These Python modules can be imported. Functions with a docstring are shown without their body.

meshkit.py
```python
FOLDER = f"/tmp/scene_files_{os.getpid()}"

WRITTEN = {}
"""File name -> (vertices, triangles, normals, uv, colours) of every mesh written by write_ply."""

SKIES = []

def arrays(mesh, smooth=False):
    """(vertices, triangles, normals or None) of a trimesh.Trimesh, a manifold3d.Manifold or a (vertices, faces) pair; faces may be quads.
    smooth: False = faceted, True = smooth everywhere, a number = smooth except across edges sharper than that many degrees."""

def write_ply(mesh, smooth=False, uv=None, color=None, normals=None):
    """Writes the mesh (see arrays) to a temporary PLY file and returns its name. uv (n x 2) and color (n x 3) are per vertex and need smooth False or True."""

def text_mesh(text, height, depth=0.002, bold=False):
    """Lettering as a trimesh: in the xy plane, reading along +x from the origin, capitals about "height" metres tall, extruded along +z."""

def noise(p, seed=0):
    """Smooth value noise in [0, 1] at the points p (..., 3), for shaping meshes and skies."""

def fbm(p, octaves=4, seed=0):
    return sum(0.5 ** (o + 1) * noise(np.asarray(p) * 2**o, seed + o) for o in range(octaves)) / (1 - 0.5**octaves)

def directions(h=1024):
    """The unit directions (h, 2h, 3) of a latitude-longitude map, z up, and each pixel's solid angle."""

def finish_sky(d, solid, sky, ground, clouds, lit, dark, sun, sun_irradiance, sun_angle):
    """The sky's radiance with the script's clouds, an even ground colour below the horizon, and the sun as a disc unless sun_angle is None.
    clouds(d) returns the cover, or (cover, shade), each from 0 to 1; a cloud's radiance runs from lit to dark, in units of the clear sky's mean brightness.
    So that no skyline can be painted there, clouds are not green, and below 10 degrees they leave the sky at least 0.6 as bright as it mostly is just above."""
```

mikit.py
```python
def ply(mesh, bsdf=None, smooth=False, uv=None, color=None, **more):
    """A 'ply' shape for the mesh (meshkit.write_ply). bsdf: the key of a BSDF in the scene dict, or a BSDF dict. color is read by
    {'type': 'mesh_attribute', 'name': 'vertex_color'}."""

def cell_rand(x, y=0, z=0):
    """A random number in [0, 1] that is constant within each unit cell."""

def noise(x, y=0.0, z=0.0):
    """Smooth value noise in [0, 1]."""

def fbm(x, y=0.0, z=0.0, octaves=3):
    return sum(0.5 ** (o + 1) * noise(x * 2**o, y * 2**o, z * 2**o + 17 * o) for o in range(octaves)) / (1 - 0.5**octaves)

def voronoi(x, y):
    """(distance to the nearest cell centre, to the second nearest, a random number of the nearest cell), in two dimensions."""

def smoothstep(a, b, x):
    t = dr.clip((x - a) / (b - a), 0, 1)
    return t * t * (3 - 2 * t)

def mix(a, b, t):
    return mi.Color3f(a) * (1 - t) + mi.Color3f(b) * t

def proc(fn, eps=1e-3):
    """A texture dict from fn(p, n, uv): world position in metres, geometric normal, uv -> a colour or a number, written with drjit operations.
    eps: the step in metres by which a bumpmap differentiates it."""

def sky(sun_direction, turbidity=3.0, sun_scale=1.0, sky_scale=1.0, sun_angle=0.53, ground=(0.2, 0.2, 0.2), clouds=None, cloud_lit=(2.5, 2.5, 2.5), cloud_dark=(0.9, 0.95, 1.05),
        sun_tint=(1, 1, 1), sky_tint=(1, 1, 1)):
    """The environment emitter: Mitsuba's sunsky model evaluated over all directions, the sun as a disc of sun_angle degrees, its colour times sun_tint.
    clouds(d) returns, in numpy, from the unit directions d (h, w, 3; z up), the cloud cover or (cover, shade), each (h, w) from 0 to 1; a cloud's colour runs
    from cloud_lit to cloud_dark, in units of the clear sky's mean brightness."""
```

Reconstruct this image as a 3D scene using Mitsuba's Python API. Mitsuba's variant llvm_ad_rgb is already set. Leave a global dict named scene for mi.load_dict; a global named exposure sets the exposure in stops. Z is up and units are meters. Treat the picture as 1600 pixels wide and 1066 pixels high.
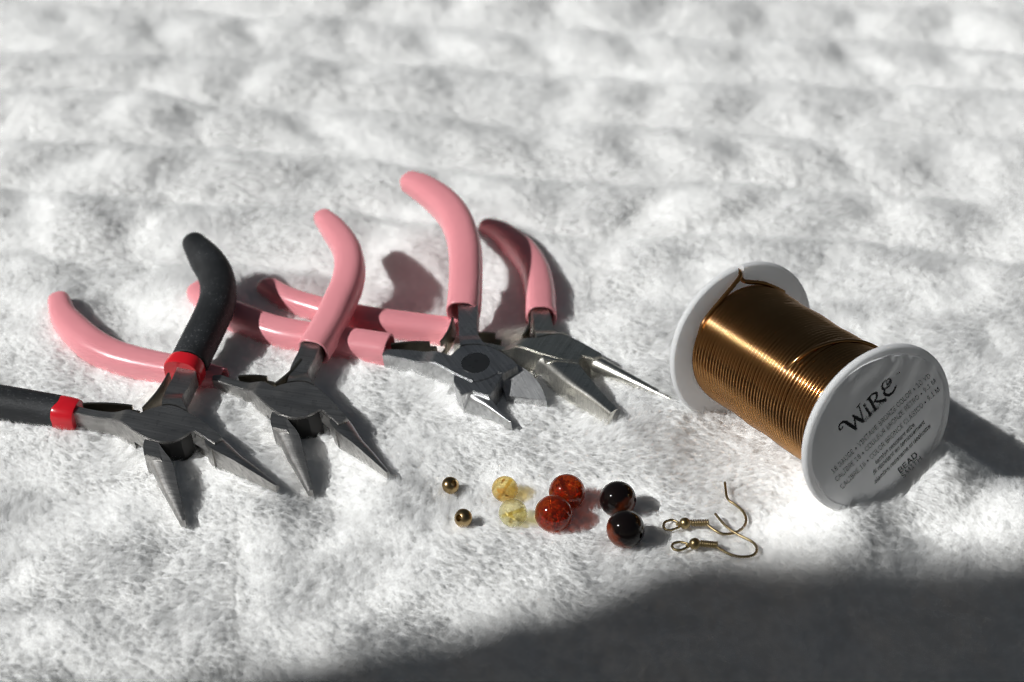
import json
import math

import drjit as dr
import numpy as np
import trimesh
import mitsuba as mi
import meshkit
import mikit
from manifold3d import CrossSection, Error, JoinType, Manifold, Mesh
from mikit import cell_rand, fbm, mix, noise, proc, smoothstep, voronoi
from scipy.interpolate import RegularGridInterpolator
from scipy.spatial import cKDTree
from shapely.geometry import Point
from shapely.ops import unary_union

T = mi.ScalarTransform4f
scene = {}

# ------------------------------------------------------------------ camera, light, exposure
EL = math.radians(33)
EYE = [0, -0.515 * math.cos(EL), 0.515 * math.sin(EL)]
scene['camera'] = {'type': 'thinlens', 'fov': 28.0, 'fov_axis': 'x', 'near_clip': 0.05, 'far_clip': 20.0, 'aperture_radius': 0.0025, 'focus_distance': 0.463,
                   'to_world': T().look_at(origin=EYE, target=[0, 0, 0], up=[0, 0, 1])}
SUN = [-0.721, -0.260, 0.643]
scene['sky'] = mikit.sky(SUN, turbidity=3, sun_scale=1.5, sky_scale=0.62, sun_tint=(0.80, 1.0, 1.39), sky_tint=(1.0, 0.665, 0.425), ground=(0.3, 0.3, 0.3))
exposure = 0.95


# ------------------------------------------------------------------ materials
def rgb(*c):
    return {'type': 'rgb', 'value': list(c)}


def twosided(d):
    return {'type': 'twosided', 'bsdf': d}


scene['fleece'] = twosided({'type': 'diffuse', 'reflectance': rgb(.84, .835, .82)})


def pile_c(p, n, uv):
    a = fbm(p.x * 700, p.y * 560, p.z * 300, 2)
    b = fbm(p.x * 60, p.y * 60, 0, 2)
    return mix((.87, .867, .86), (.97, .968, .962), smoothstep(.25, .68, a)) * (.95 + .07 * b)


scene['pile'] = {'type': 'principledthin', 'base_color': proc(pile_c), 'roughness': .8, 'diff_trans': .95, 'eta': 1.05}


def foam_c(p, n, uv):
    s = noise(p.x * 3000, p.y * 3000, p.z * 3000)
    w = fbm(p.x * 160, p.y * 160, p.z * 160, 3)
    return mix((.007, .008, .009), (.026, .028, .031), dr.clip(w * 1.3 - .2, 0, 1)) + mi.Color3f(.07) * smoothstep(.62, 1.0, s) * smoothstep(.3, .7, w)


def foam_b(p, n, uv):
    return fbm(p.x * 2200, p.y * 2200, p.z * 2200, 2) * .00010


scene['black_foam'] = twosided({'type': 'bumpmap', 'arbitrary': {'type': 'principled', 'base_color': proc(foam_c), 'roughness': .62, 'specular': .4}, 'tex': proc(foam_b, 5e-5), 'scale': 1.0})


def pink_c(p, n, uv):
    return mix((.75, .275, .305), (.79, .305, .335), fbm(p.x * 90, p.y * 90, p.z * 90, 3))


def pink_r(p, n, uv):
    return .19 + .16 * fbm(p.x * 130, p.y * 130, p.z * 130, 3) + .18 * smoothstep(.80, .9, noise(p.x * 700, p.y * 700, p.z * 700))


def pink_b(p, n, uv):
    return fbm(p.x * 400, p.y * 400, p.z * 400, 2) * .00006


scene['pink_vinyl'] = twosided({'type': 'bumpmap', 'arbitrary': {'type': 'principled', 'base_color': proc(pink_c), 'roughness': proc(pink_r), 'specular': .5}, 'tex': proc(pink_b, 1e-4), 'scale': 1.0})
scene['red_band'] = twosided({'type': 'principled', 'base_color': rgb(.60, .012, .022), 'roughness': .22, 'specular': .5})


def brushed(angle, freq, depth):
    ca, sa = math.cos(angle), math.sin(angle)

    def fn(p, n, uv):
        a, b = p.x * ca + p.y * sa, -p.x * sa + p.y * ca
        flat = smoothstep(.75, .95, dr.abs(n.z))
        return (noise(a * freq, b * freq * .05, p.z * freq) * flat + .8 * fbm(p.x * 900, p.y * 900, p.z * 900, 2) * (1 - flat)) * depth
    return proc(fn, 4e-5)


def steel_c(lo, hi, angle=None):
    ca, sa = math.cos(angle or 0), math.sin(angle or 0)

    def fn(p, n, uv):
        t = fbm(p.x * 300, p.y * 300, p.z * 300, 3)
        spot = smoothstep(.72, .80, noise(p.x * 1400, p.y * 1400, p.z * 1400))
        c = mix(lo, hi, t) * (1 - .15 * spot)
        if angle is not None:                     # grinding lines and a few deeper scratches
            a, b = p.x * ca + p.y * sa, -p.x * sa + p.y * ca
            line = noise(a * 4200, b * 130, p.z * 900) * .6 + noise(a * 1900, b * 90 + 5, p.z * 500) * .4
            scratch = smoothstep(.90, .96, noise(b * 2600 + a * 900, a * 110 - b * 40 + 9, 3.3))
            c = c * (.66 + .62 * line) * (1 + .5 * scratch)
        return c
    return proc(fn)


def steel_r(lo, hi):
    # the top faces are ground flat and finer than the rough flanks
    return proc(lambda p, n, uv: lo + (hi - lo) * fbm(p.x * 220, p.y * 220, p.z * 220, 3) - .07 * smoothstep(.90, .97, n.z))


for key, lo, hi, r0, r1, ang, dep in (('steel', (.40, .39, .375), (.53, .515, .50), .39, .49, 1.25, .00003), ('steel_smooth', (.52, .52, .52), (.64, .64, .64), .36, .46, .5, .00002),
                                      ('nickel', (.68, .66, .60), (.80, .78, .72), .30, .40, -.35, .00004)):
    scene[key] = twosided({'type': 'bumpmap', 'arbitrary': {'type': 'principled', 'base_color': steel_c(lo, hi, ang), 'metallic': 1.0, 'roughness': steel_r(r0, r1)}, 'tex': brushed(ang, 3500, dep), 'scale': 1.0})
scene['spring_steel'] = twosided({'type': 'principled', 'base_color': steel_c((.30, .27, .22), (.42, .38, .31)), 'metallic': 1.0, 'roughness': .3})
scene['rivet_steel'] = twosided({'type': 'principled', 'base_color': steel_c((.16, .16, .16), (.22, .22, .22)), 'metallic': 1.0, 'roughness': .36})
scene['black_steel_and_shade'] = twosided({'type': 'principled', 'base_color': rgb(.055, .054, .053), 'metallic': .7, 'roughness': .5})  # one black for unground steel and the shade between the jaws
scene['spool_plastic'] = {'type': 'principledthin', 'base_color': rgb(.93, .935, .94), 'roughness': .35, 'diff_trans': .75, 'eta': 1.45}
scene['label_film'] = twosided({'type': 'principled', 'base_color': rgb(.92, .915, .92), 'roughness': .36, 'specular': .5})
scene['ink'] = twosided({'type': 'diffuse', 'reflectance': rgb(.030, .030, .032)})
scene['bronze_wire'] = twosided({'type': 'principled', 'base_color': rgb(.40, .200, .072), 'metallic': 1.0, 'roughness': .15})
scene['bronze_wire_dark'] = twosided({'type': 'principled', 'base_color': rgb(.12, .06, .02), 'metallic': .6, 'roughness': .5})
scene['antique_gold'] = twosided({'type': 'principled', 'base_color': steel_c((.33, .23, .11), (.50, .37, .20)), 'metallic': 1.0, 'roughness': .27})
scene['antique_brass'] = twosided({'type': 'principled', 'base_color': steel_c((.27, .20, .095), (.38, .29, .15)), 'metallic': 1.0, 'roughness': .36})
def glass(key, tint, weight, fn, rough=.09):
    """Crackled glass: partly clear and tinted, partly clouded by the fractures inside it."""
    scene[key] = {'type': 'blendbsdf', 'weight': weight, 'a': {'type': 'thindielectric', 'int_ior': 1.5, 'specular_transmittance': rgb(*tint)},
                  'b': twosided({'type': 'principled', 'base_color': proc(fn), 'roughness': rough, 'specular': .9})}


def honey_c(p, n, uv):
    w = fbm(p.x * 420, p.y * 420, p.z * 420, 3)
    v = noise(p.x * 900, p.y * 260, p.z * 700)
    return mix(mix((.74, .62, .36), (.66, .32, .07), smoothstep(.38, .58, w)), (.34, .15, .03), smoothstep(.80, .9, v) * .8)


def pale_c(p, n, uv):
    w = fbm(p.x * 380, p.y * 380, p.z * 380 + 7, 3)
    return mix((.70, .72, .56), (.62, .44, .14), smoothstep(.45, .62, w))


def amber_c(p, n, uv):
    w = fbm(p.x * 300, p.y * 300, p.z * 300, 3)
    s = noise(p.x * 1900, p.y * 1900, p.z * 1900)
    return mix(mix((.10, .013, .005), (.20, .028, .008), smoothstep(.35, .65, w)), (.80, .17, .035), smoothstep(.74, .9, s) * smoothstep(.35, .6, w))  # orange sparkles: light caught in the crackle, put into the colour


glass('honey_glass', (.98, .87, .53), .11, honey_c, .05)
glass('pale_honey_glass', (.985, .945, .72), .07, pale_c, .05)
glass('amber_glass', (.84, .30, .10), .42, amber_c)
scene['honey_flake'] = twosided({'type': 'principled', 'base_color': rgb(.78, .50, .18), 'roughness': .15, 'specular': .5})
scene['honey_flake_pale'] = twosided({'type': 'principled', 'base_color': rgb(.82, .72, .42), 'roughness': .15, 'specular': .5})
scene['amber_flake'] = twosided({'type': 'principled', 'base_color': rgb(.92, .26, .06), 'roughness': .2, 'specular': .5})


def agate(shift, red, d=(-.6, .2, -.55)):
    def fn(p, n, uv):
        w = fbm(p.x * 260, p.y * 260, p.z * 260, 3)
        t = smoothstep(shift - .16, shift + .16, n.x * d[0] + n.y * d[1] + n.z * d[2] + (w - .5) * 1.1)
        return mix((.006, .004, .004), red, t)
    return proc(fn)


scene['dark_agate'] = twosided({'type': 'principled', 'base_color': agate(.34, (.09, .018, .006), (.45, -.55, -.5)), 'roughness': .08, 'specular': .35})
scene['dark_agate_red'] = twosided({'type': 'principled', 'base_color': agate(.24, (.13, .024, .007)), 'roughness': .08, 'specular': .35})
scene['shadow_curtain_cloth'] = twosided({'type': 'diffuse', 'reflectance': rgb(.55, .54, .52)})

# ------------------------------------------------------------------ helpers
SC = 0.001                                   # everything below is modelled in millimetres
labels = {}
rng = np.random.default_rng(7)


def add(key, mesh, mat, smooth=30, uv=None):
    """One entry of the scene from a mesh in millimetres."""
    if hasattr(mesh, 'to_mesh'):
        m = mesh.to_mesh()
        mesh = trimesh.Trimesh(np.array(m.vert_properties[:, :3], float), np.array(m.tri_verts), process=False)
    mesh = trimesh.Trimesh(np.array(mesh.vertices) * SC, np.array(mesh.faces), process=False)
    scene[key] = mikit.ply(mesh, mat, smooth=smooth, uv=uv)
    return key


def add_normals(key, v, f, n, mat):
    path = meshkit.write_ply((v * SC, f), False, normals=n)
    scene[key] = {'type': 'ply', 'filename': path, 'face_normals': False, 'bsdf': {'type': 'ref', 'id': mat}}


def tag(key, label=None, category=None, group=None, kind=None):
    labels[key] = {k: v for k, v in dict(label=label, category=category, group=group, kind=kind).items() if v}


def unit(a):
    a = np.asarray(a, float)
    return a / np.maximum(np.linalg.norm(a, axis=-1, keepdims=True), 1e-12)


def sstep(a, b, x):
    t = np.clip((x - a) / (b - a), 0, 1)
    return t * t * (3 - 2 * t)


def catmull(P, n):
    """n points evenly spaced along a smooth curve through the rows of P (any dimension)."""
    P = np.asarray(P, float)
    Q = np.vstack([2 * P[0] - P[1], P, 2 * P[-1] - P[-2]])
    out = []
    for i in range(len(P) - 1):
        p0, p1, p2, p3 = Q[i:i + 4]
        t = np.linspace(0, 1, 24, endpoint=False)[:, None]
        out.append(0.5 * (2 * p1 + (p2 - p0) * t + (2 * p0 - 5 * p1 + 4 * p2 - p3) * t**2 + (3 * p1 - p0 - 3 * p2 + p3) * t**3))
    out = np.vstack(out + [P[-1:]])
    k = min(3, out.shape[1])
    s = np.concatenate([[0], np.cumsum(np.linalg.norm(np.diff(out[:, :k], axis=0), axis=1))])
    u = np.linspace(0, s[-1], n)
    return np.stack([np.interp(u, s, out[:, j]) for j in range(out.shape[1])], 1)


def loft(rings, cap0=True, cap1=True):
    """A closed skin through rings (k, m, 3)."""
    k, m, _ = rings.shape
    v = rings.reshape(-1, 3)
    i, j = np.meshgrid(np.arange(k - 1), np.arange(m), indexing='ij')
    a, b, c, d = i * m + j, i * m + (j + 1) % m, (i + 1) * m + (j + 1) % m, (i + 1) * m + j
    f = [np.stack([a, b, c], -1).reshape(-1, 3), np.stack([a, c, d], -1).reshape(-1, 3)]
    extra = []
    for on, r, rev in ((cap0, 0, True), (cap1, k - 1, False)):
        if on:
            extra.append(rings[r].mean(0))
            ci = len(v) + len(extra) - 1
            t = np.arange(m)
            q = np.stack([np.full(m, ci), r * m + t, r * m + (t + 1) % m], 1)
            f.append(q[:, ::-1] if rev else q)
    v = np.vstack([v] + [np.array(extra)] if extra else [v])
    mesh = trimesh.Trimesh(v, np.vstack(f), process=False)
    if mesh.volume < 0:
        mesh.invert()
    return mesh


def tube(path, r, sides=10, cap=True):
    """A round tube along a polyline; r a number or one per point."""
    P = np.asarray(path, float)
    T = unit(np.gradient(P, axis=0))
    up = np.array([0.13, 0.21, 0.97])
    N = unit(np.cross(T[0], up))
    rings, a = [], np.arange(sides) * 2 * np.pi / sides
    r = np.broadcast_to(np.asarray(r, float), len(P))
    for p, t, q in zip(P, T, r):
        N = unit(N - t * (N @ t))
        B = np.cross(t, N)
        rings.append(p + q * (np.cos(a)[:, None] * N + np.sin(a)[:, None] * B))
    return loft(np.array(rings), cap, cap)


def chaikin(poly, max_turn=45, rounds=2):
    """Cuts the gentle corners of a polygon, keeps the sharp ones."""
    P = np.asarray(poly, float)
    for _ in range(rounds):
        out, n = [], len(P)
        for i in range(n):
            a, b, c = P[i - 1], P[i], P[(i + 1) % n]
            u, w = b - a, c - b
            ang = abs(np.degrees(np.arctan2(u[0] * w[1] - u[1] * w[0], u @ w)))
            out += [b] if ang > max_turn else [b - 0.25 * u, b + 0.25 * w]
        P = np.array(out)
    return P


def cross_section(poly):
    P = np.asarray(poly, float)
    area = 0.5 * np.sum(P[:, 0] * np.roll(P[:, 1], -1) - P[:, 1] * np.roll(P[:, 0], -1))
    return CrossSection([P if area > 0 else P[::-1]])


def prism(cs, w0, w1, c=0.0):
    """Extrusion of a CrossSection from w0 to w1, its top and bottom edges broken by c."""
    if c <= 0:
        return cs.extrude(w1 - w0).translate([0, 0, w0])
    parts = [cs.extrude(w1 - w0 - 2 * c).translate([0, 0, w0 + c])]
    for k in range(1, 4):
        t = k / 3 * np.pi / 2
        parts.append(cs.offset(-c * (1 - np.cos(t)), JoinType.Miter).extrude(w1 - w0 - 2 * c * (1 - np.sin(t))).translate([0, 0, w0 + c * (1 - np.sin(t))]))
    out = parts[0]
    for q in parts[1:]:
        out = out + q
    return out


# ------------------------------------------------------------------ where the pliers lie (millimetres, measured on each tool's own plane)
PL = json.loads("""{"P1":{"pose":{"o":[-79.62,-46.84,8.0],"ex":[0.9988,0.0,0.0499],"ey":[-0.0084,0.9859,0.1672],"n":[-0.0492,-0.1674,0.9847]},"A":[[-23.6,9.08],[-16.91,6.59],[-11.31,5.67],[-8.72,5.1],[-6.46,3.78],[-4.12,5.25],[-0.46,6.23],[2.14,5.48],[4.41,3.86],[7.16,1.63],[10.86,-2.09],[13.64,-5.14],[11.55,-9.03],[12.0,-7.35],[7.04,-3.21],[6.23,-3.27],[4.19,-5.47],[1.4,-6.29],[-1.51,-6.01],[-5.05,-4.08],[-9.04,-0.48],[-10.72,1.2],[-13.1,3.34],[-16.54,4.02],[-23.19,6.36]],
 "AJi":[[9.64,-6.35],[11.55,-9.03],[16.42,-12.98],[21.26,-17.27],[26.91,-22.42]],
 "AJo":[[11.49,-2.13],[13.81,-4.75],[18.26,-10.83],[22.33,-15.55],[27.42,-21.79]],
 "B":[[0.46,22.38],[-0.41,16.84],[-1.49,13.22],[-1.97,10.1],[-1.44,5.99],[-2.39,1.31],[-4.32,-4.98],[-4.32,-7.28],[-3.55,-10.17],[3.38,-12.81],[0.65,-12.1],[-0.86,-6.33],[6.23,-3.27],[7.44,-1.02],[4.32,4.76],[3.09,7.51],[2.5,9.83],[3.31,12.02],[4.19,15.64],[5.2,20.21]],
 "BJi":[[-0.86,-6.33],[3.38,-12.81],[4.89,-19.02],[6.37,-25.1],[7.81,-31.6]],
 "BJo":[[-4.54,-5.55],[-3.55,-10.17],[-0.93,-17.6],[2.49,-24.35],[6.28,-32.04]],
 "GR":[[-1.15,68.86,2.95],[2.22,62.95,3.99],[5.26,56.93,4.25],[6.79,50.61,4.3],[6.82,44.49,4.36],[5.75,38.54,4.37],[4.37,32.72,4.38],[2.32,24.34,4.33]],
 "BR":[[2.09,23.49,4.46],[1.0,19.95,4.53]],
 "GL":[[-66.29,22.61,2.69],[-61.79,19.57,3.67],[-54.23,16.39,4.18],[-41.39,13.03,4.15],[-26.33,9.14,3.75]],
 "BL":[[-27.09,9.18,3.75],[-21.98,7.82,3.44]],
 "SR":[[-1.42,18.13],[-6.18,6.56]],
 "SL":[[-20.62,8.91],[-7.2,7.04]]},
"P2":{"pose":{"o":[-51.1,-37.61,7.5],"ex":[0.994,0.0,0.1093],"ey":[-0.0182,0.986,0.1656],"n":[-0.1078,-0.1666,0.9801]},"GR":[[2.92,72.13,2.48],[5.9,66.79,3.17],[9.3,59.21,3.5],[10.64,51.92,3.72],[10.24,44.75,3.83],[8.66,38.42,3.87],[6.5,30.54,3.89],[3.05,21.27,3.84]],
 "GL":[[-63.82,48.64,2.73],[-61.79,42.87,3.24],[-58.8,38.13,3.65],[-53.21,31.2,3.9],[-46.75,26.01,3.77],[-39.86,22.47,3.66],[-32.9,19.77,3.45],[-26.5,17.3,3.25],[-18.7,14.25,2.59]],
 "SR":[[0.7,16.05],[-5.08,8.06]],
 "SL":[[-14.17,11.96],[-5.65,10.23]],
 "A":[[-20.5,14.6],[-14.47,10.79],[-9.17,8.74],[-6.76,7.65],[-4.82,5.89],[-2.22,6.85],[1.56,7.06],[3.95,5.79],[5.84,3.74],[8.07,0.99],[10.93,-3.41],[13.02,-6.97],[10.18,-10.34],[10.96,-8.79],[6.96,-3.72],[6.15,-3.61],[3.7,-5.35],[0.81,-5.58],[-1.98,-4.7],[-5.05,-2.09],[-8.22,2.26],[-9.52,4.24],[-11.41,6.83],[-14.63,8.2],[-20.66,11.86]],
 "AJi":[[8.86,-7.33],[10.18,-10.34],[14.13,-15.21],[17.98,-20.4],[22.45,-26.61]],
 "AJo":[[11.54,-3.58],[13.27,-6.62],[16.37,-13.49],[19.38,-18.94],[23.08,-26.09]],
 "B":[[0.82,24.3],[-0.27,18.8],[-1.49,15.22],[-2.1,12.13],[-1.73,8.0],[-2.87,3.36],[-5.05,-2.85],[-5.14,-5.15],[-4.49,-8.06],[2.33,-10.98],[-0.37,-10.16],[-1.64,-4.34],[5.56,-1.56],[6.86,0.64],[3.98,6.54],[2.86,9.34],[2.36,11.68],[3.26,13.83],[4.28,17.42],[5.47,21.94]],
 "BJi":[[-1.64,-4.34],[2.33,-10.98],[3.59,-17.24],[4.83,-23.38],[6.01,-29.93]],
 "BJo":[[-5.29,-3.41],[-4.49,-8.06],[-2.16,-15.59],[0.98,-22.47],[4.46,-30.31]]},
"P3":{"pose":{"o":[-8.71,-23.4,9.0],"ex":[0.996,0.0,0.0896],"ey":[-0.0175,0.9807,0.1946],"n":[-0.0879,-0.1954,0.9768]},"A":[[-22.88,8.81],[-19.12,8.4],[-11.61,6.71],[-6.01,3.25],[-4.16,5.69],[-3.07,6.46],[1.12,6.32],[3.89,5.05],[7.55,2.03],[9.95,-1.27],[10.08,-2.36],[6.23,-4.32],[5.32,-4.01],[2.56,-5.86],[-0.79,-6.28],[-4.14,-3.88],[-9.7,1.03],[-13.74,2.98],[-20.31,5.88],[-22.82,6.59]],
 "blade":[[4.94,-1.27],[8.65,0.5],[10.47,-0.65],[12.43,-2.28],[14.2,-4.61],[15.65,-7.53],[16.28,-9.72],[16.38,-10.48],[11.51,-9.43],[6.83,-7.98]],
 "B":[[-4.66,25.47],[-4.33,19.88],[-4.16,10.8],[-3.54,6.73],[-4.77,2.03],[-5.36,-4.82],[-5.05,-6.56],[-3.38,-10.53],[-0.8,-9.54],[3.11,-11.62],[7.48,-2.73],[5.73,3.97],[3.13,5.79],[1.74,7.04],[0.68,10.72],[0.07,13.93],[0.41,19.36],[0.6,24.88]],
 "BJi":[[-0.79,-7.0],[-0.8,-9.54],[3.11,-12.25],[4.87,-15.97],[8.13,-21.71]],
 "BJo":[[-5.06,-4.85],[-3.53,-6.29],[-1.26,-11.38],[2.18,-15.07],[7.54,-21.33]],
 "rivet":[[0.0,-0.0],[3.44,-0.36]],
 "GR":[[-17.34,73.94,2.88],[-14.19,71.21,3.44],[-8.96,64.72,3.91],[-5.16,57.0,4.01],[-3.04,46.7,4.09],[-2.71,35.36,4.03],[-3.06,25.43,4.04],[-3.4,22.04,4.02]],
 "GL":[[-70.83,36.71,3.1],[-65.67,30.43,3.39],[-59.1,25.73,3.53],[-52.82,21.58,3.67],[-47.01,18.66,3.81],[-38.88,15.96,3.79],[-29.23,13.12,3.77],[-21.73,10.74,3.75]],
 "SR":[[-5.65,17.6],[-8.58,9.36]],
 "SL":[[-20.79,9.92],[-9.7,9.29]]},
"P4":{"pose":{"o":[12.44,-14.49,7.0],"ex":[0.9996,0.0,-0.03],"ey":[-0.0015,0.9988,-0.0499],"n":[0.0299,0.0499,0.9983]},"A":[[-26.61,7.4],[-21.87,6.06],[-17.14,4.73],[-14.01,3.33],[-11.18,5.53],[-6.79,5.25],[-2.98,7.33],[0.18,7.8],[2.66,6.04],[6.3,2.17],[9.29,-1.38],[9.23,-2.91],[6.87,-3.94],[4.58,-2.83],[3.58,-5.31],[-0.42,-5.02],[-6.25,-1.84],[-11.2,1.42],[-13.69,1.17],[-17.13,1.93],[-21.82,3.24],[-26.54,4.26]],
 "cone":[[7.05,-1.47],[26.07,-16.86]],
 "B":[[-7.87,24.62],[-6.82,16.75],[-6.71,12.23],[-6.47,5.26],[-6.21,1.54],[-4.44,-5.1],[3.54,-6.52],[4.58,-2.83],[1.74,7.25],[-1.8,11.2],[-2.43,16.98],[-3.32,24.86]],
 "BJi":[[1.79,-2.97],[3.54,-6.64],[6.36,-14.09],[9.12,-20.9],[12.07,-27.25]],
 "BJo":[[-5.65,-3.34],[-4.19,-5.39],[0.59,-13.9],[5.51,-21.07],[10.34,-28.84]],
 "GR":[[-18.83,71.99,2.52],[-15.26,68.62,3.09],[-10.14,59.68,3.63],[-6.62,49.08,3.72],[-5.2,37.25,3.79],[-4.93,25.81,3.79],[-4.84,22.32,3.76]],
 "GL":[[-75.15,34.09,2.8],[-70.38,28.89,3.11],[-64.32,24.85,3.25],[-55.9,20.65,3.55],[-47.67,17.81,3.7],[-37.95,15.71,3.68],[-26.68,13.39,3.67]],
 "SR":[[-7.93,18.0],[-9.59,8.89]],
 "SL":[[-20.97,9.27],[-14.96,8.62]]}}""")


class Pose:
    def __init__(self, d):
        self.o, self.ex, self.ey, self.n = (np.array(d[k], float) for k in ('o', 'ex', 'ey', 'n'))

    def world(self, p):
        p = np.asarray(p, float)
        return self.o + p[..., :1] * self.ex + p[..., 1:2] * self.ey + p[..., 2:3] * self.n

    def mesh(self, m):
        if hasattr(m, 'to_mesh'):
            q = m.to_mesh()
            m = trimesh.Trimesh(np.array(q.vert_properties[:, :3], float), np.array(q.tri_verts), process=False)
        return trimesh.Trimesh(self.world(m.vertices), m.faces, process=False)


POSE = {k: Pose(PL[k]['pose']) for k in PL}

# spool axis, measured
AX = unit([0.499, -0.860, 0.106])
SU = unit(np.cross([0, 0, 1], AX))
SV = np.cross(AX, SU)
SC0 = np.array([66.4, -48.4, 20.0])
SL = 52.1

# ------------------------------------------------------------------ the blanket's relief


def base_height(x, y):
    """Quilted cushions in the back, gentle swells in front."""
    p = np.stack([x / 45, y / 45, 0 * x], -1)
    wx = (meshkit.fbm(p, 3, 3) - .5) * 20
    wy = (meshkit.fbm(p, 3, 9) - .5) * 20
    X = (x - 0.11 * y + wx - 25) / 32.5
    Y = (y + 0.11 * x + wy + 6) / 33.0
    X = X + .6 * (meshkit.noise(np.stack([Y + 7.3, 0 * x, 0 * x], -1), 17) - .5)     # rows are not in line
    fy = (Y - np.round(Y)) * 33.0                                           # millimetres to the nearest seam
    k = np.stack([x / 30, y / 30, 0 * x], -1)
    press_x = .3 + 1.2 * meshkit.noise(k, 11)
    press_y = .3 + 1.2 * meshkit.noise(k, 12)
    row = np.sin(np.pi * Y)**2
    col = np.sin(np.pi * X)**2
    dome = 2.25 * row**.7 * (1 - .95 * np.minimum(press_x, 1.0) * (1 - col)**1.6)
    seam = .8 * press_y * np.exp(-(fy / 4.6)**2)
    amp = .40 + .60 * sstep(-20, 70, y)
    swell = (meshkit.fbm(np.stack([x / 60, y / 60, 0 * x], -1), 2, 21) - .5) * 5.5
    mid = (meshkit.fbm(np.stack([x / 14, y / 14, 0 * x], -1), 2, 33) - .5) * (1.7 - 1.1 * sstep(-10, 70, y))
    return (dome - seam) * amp - .9 + swell + mid


CTRL = []                                      # (x, y, height, reach) the blanket takes under the things that press on it
for k in PL:
    P = POSE[k]
    spots = [(0, 0, -8.2), (0, -6, -7.8)]
    for key in ('AJi', 'BJi'):
        if key in PL[k]:
            J = PL[k][key]
            spots += [(*J[2], -7.0), (*J[-1], -5.0)]
    if k == 'P4':
        spots += [(16, -9, -5.5), (26, -16, -4.5)]
    if k == 'P3':
        spots += [(12, -5, -7.5)]
    for g in PL[k]['GL'] + (PL[k]['GR'] if k == 'P4' else []):
        spots.append((g[0], g[1], -4.0 - g[2] + .4))
    for s in spots:
        w = P.world(np.array(s, float))
        CTRL.append((w[0], w[1], w[2] + 1.2))
for t in np.linspace(-1, 1, 7):
    c = SC0 + AX * t * SL / 2
    r = 20 if abs(t) > .9 else 17.5
    CTRL.append((c[0], c[1], c[2] - r + (3.8 if t > .9 else .9 if t < -.9 else 0.2)))
fl = SC0 + AX * (SL / 2 + 6)
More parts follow.
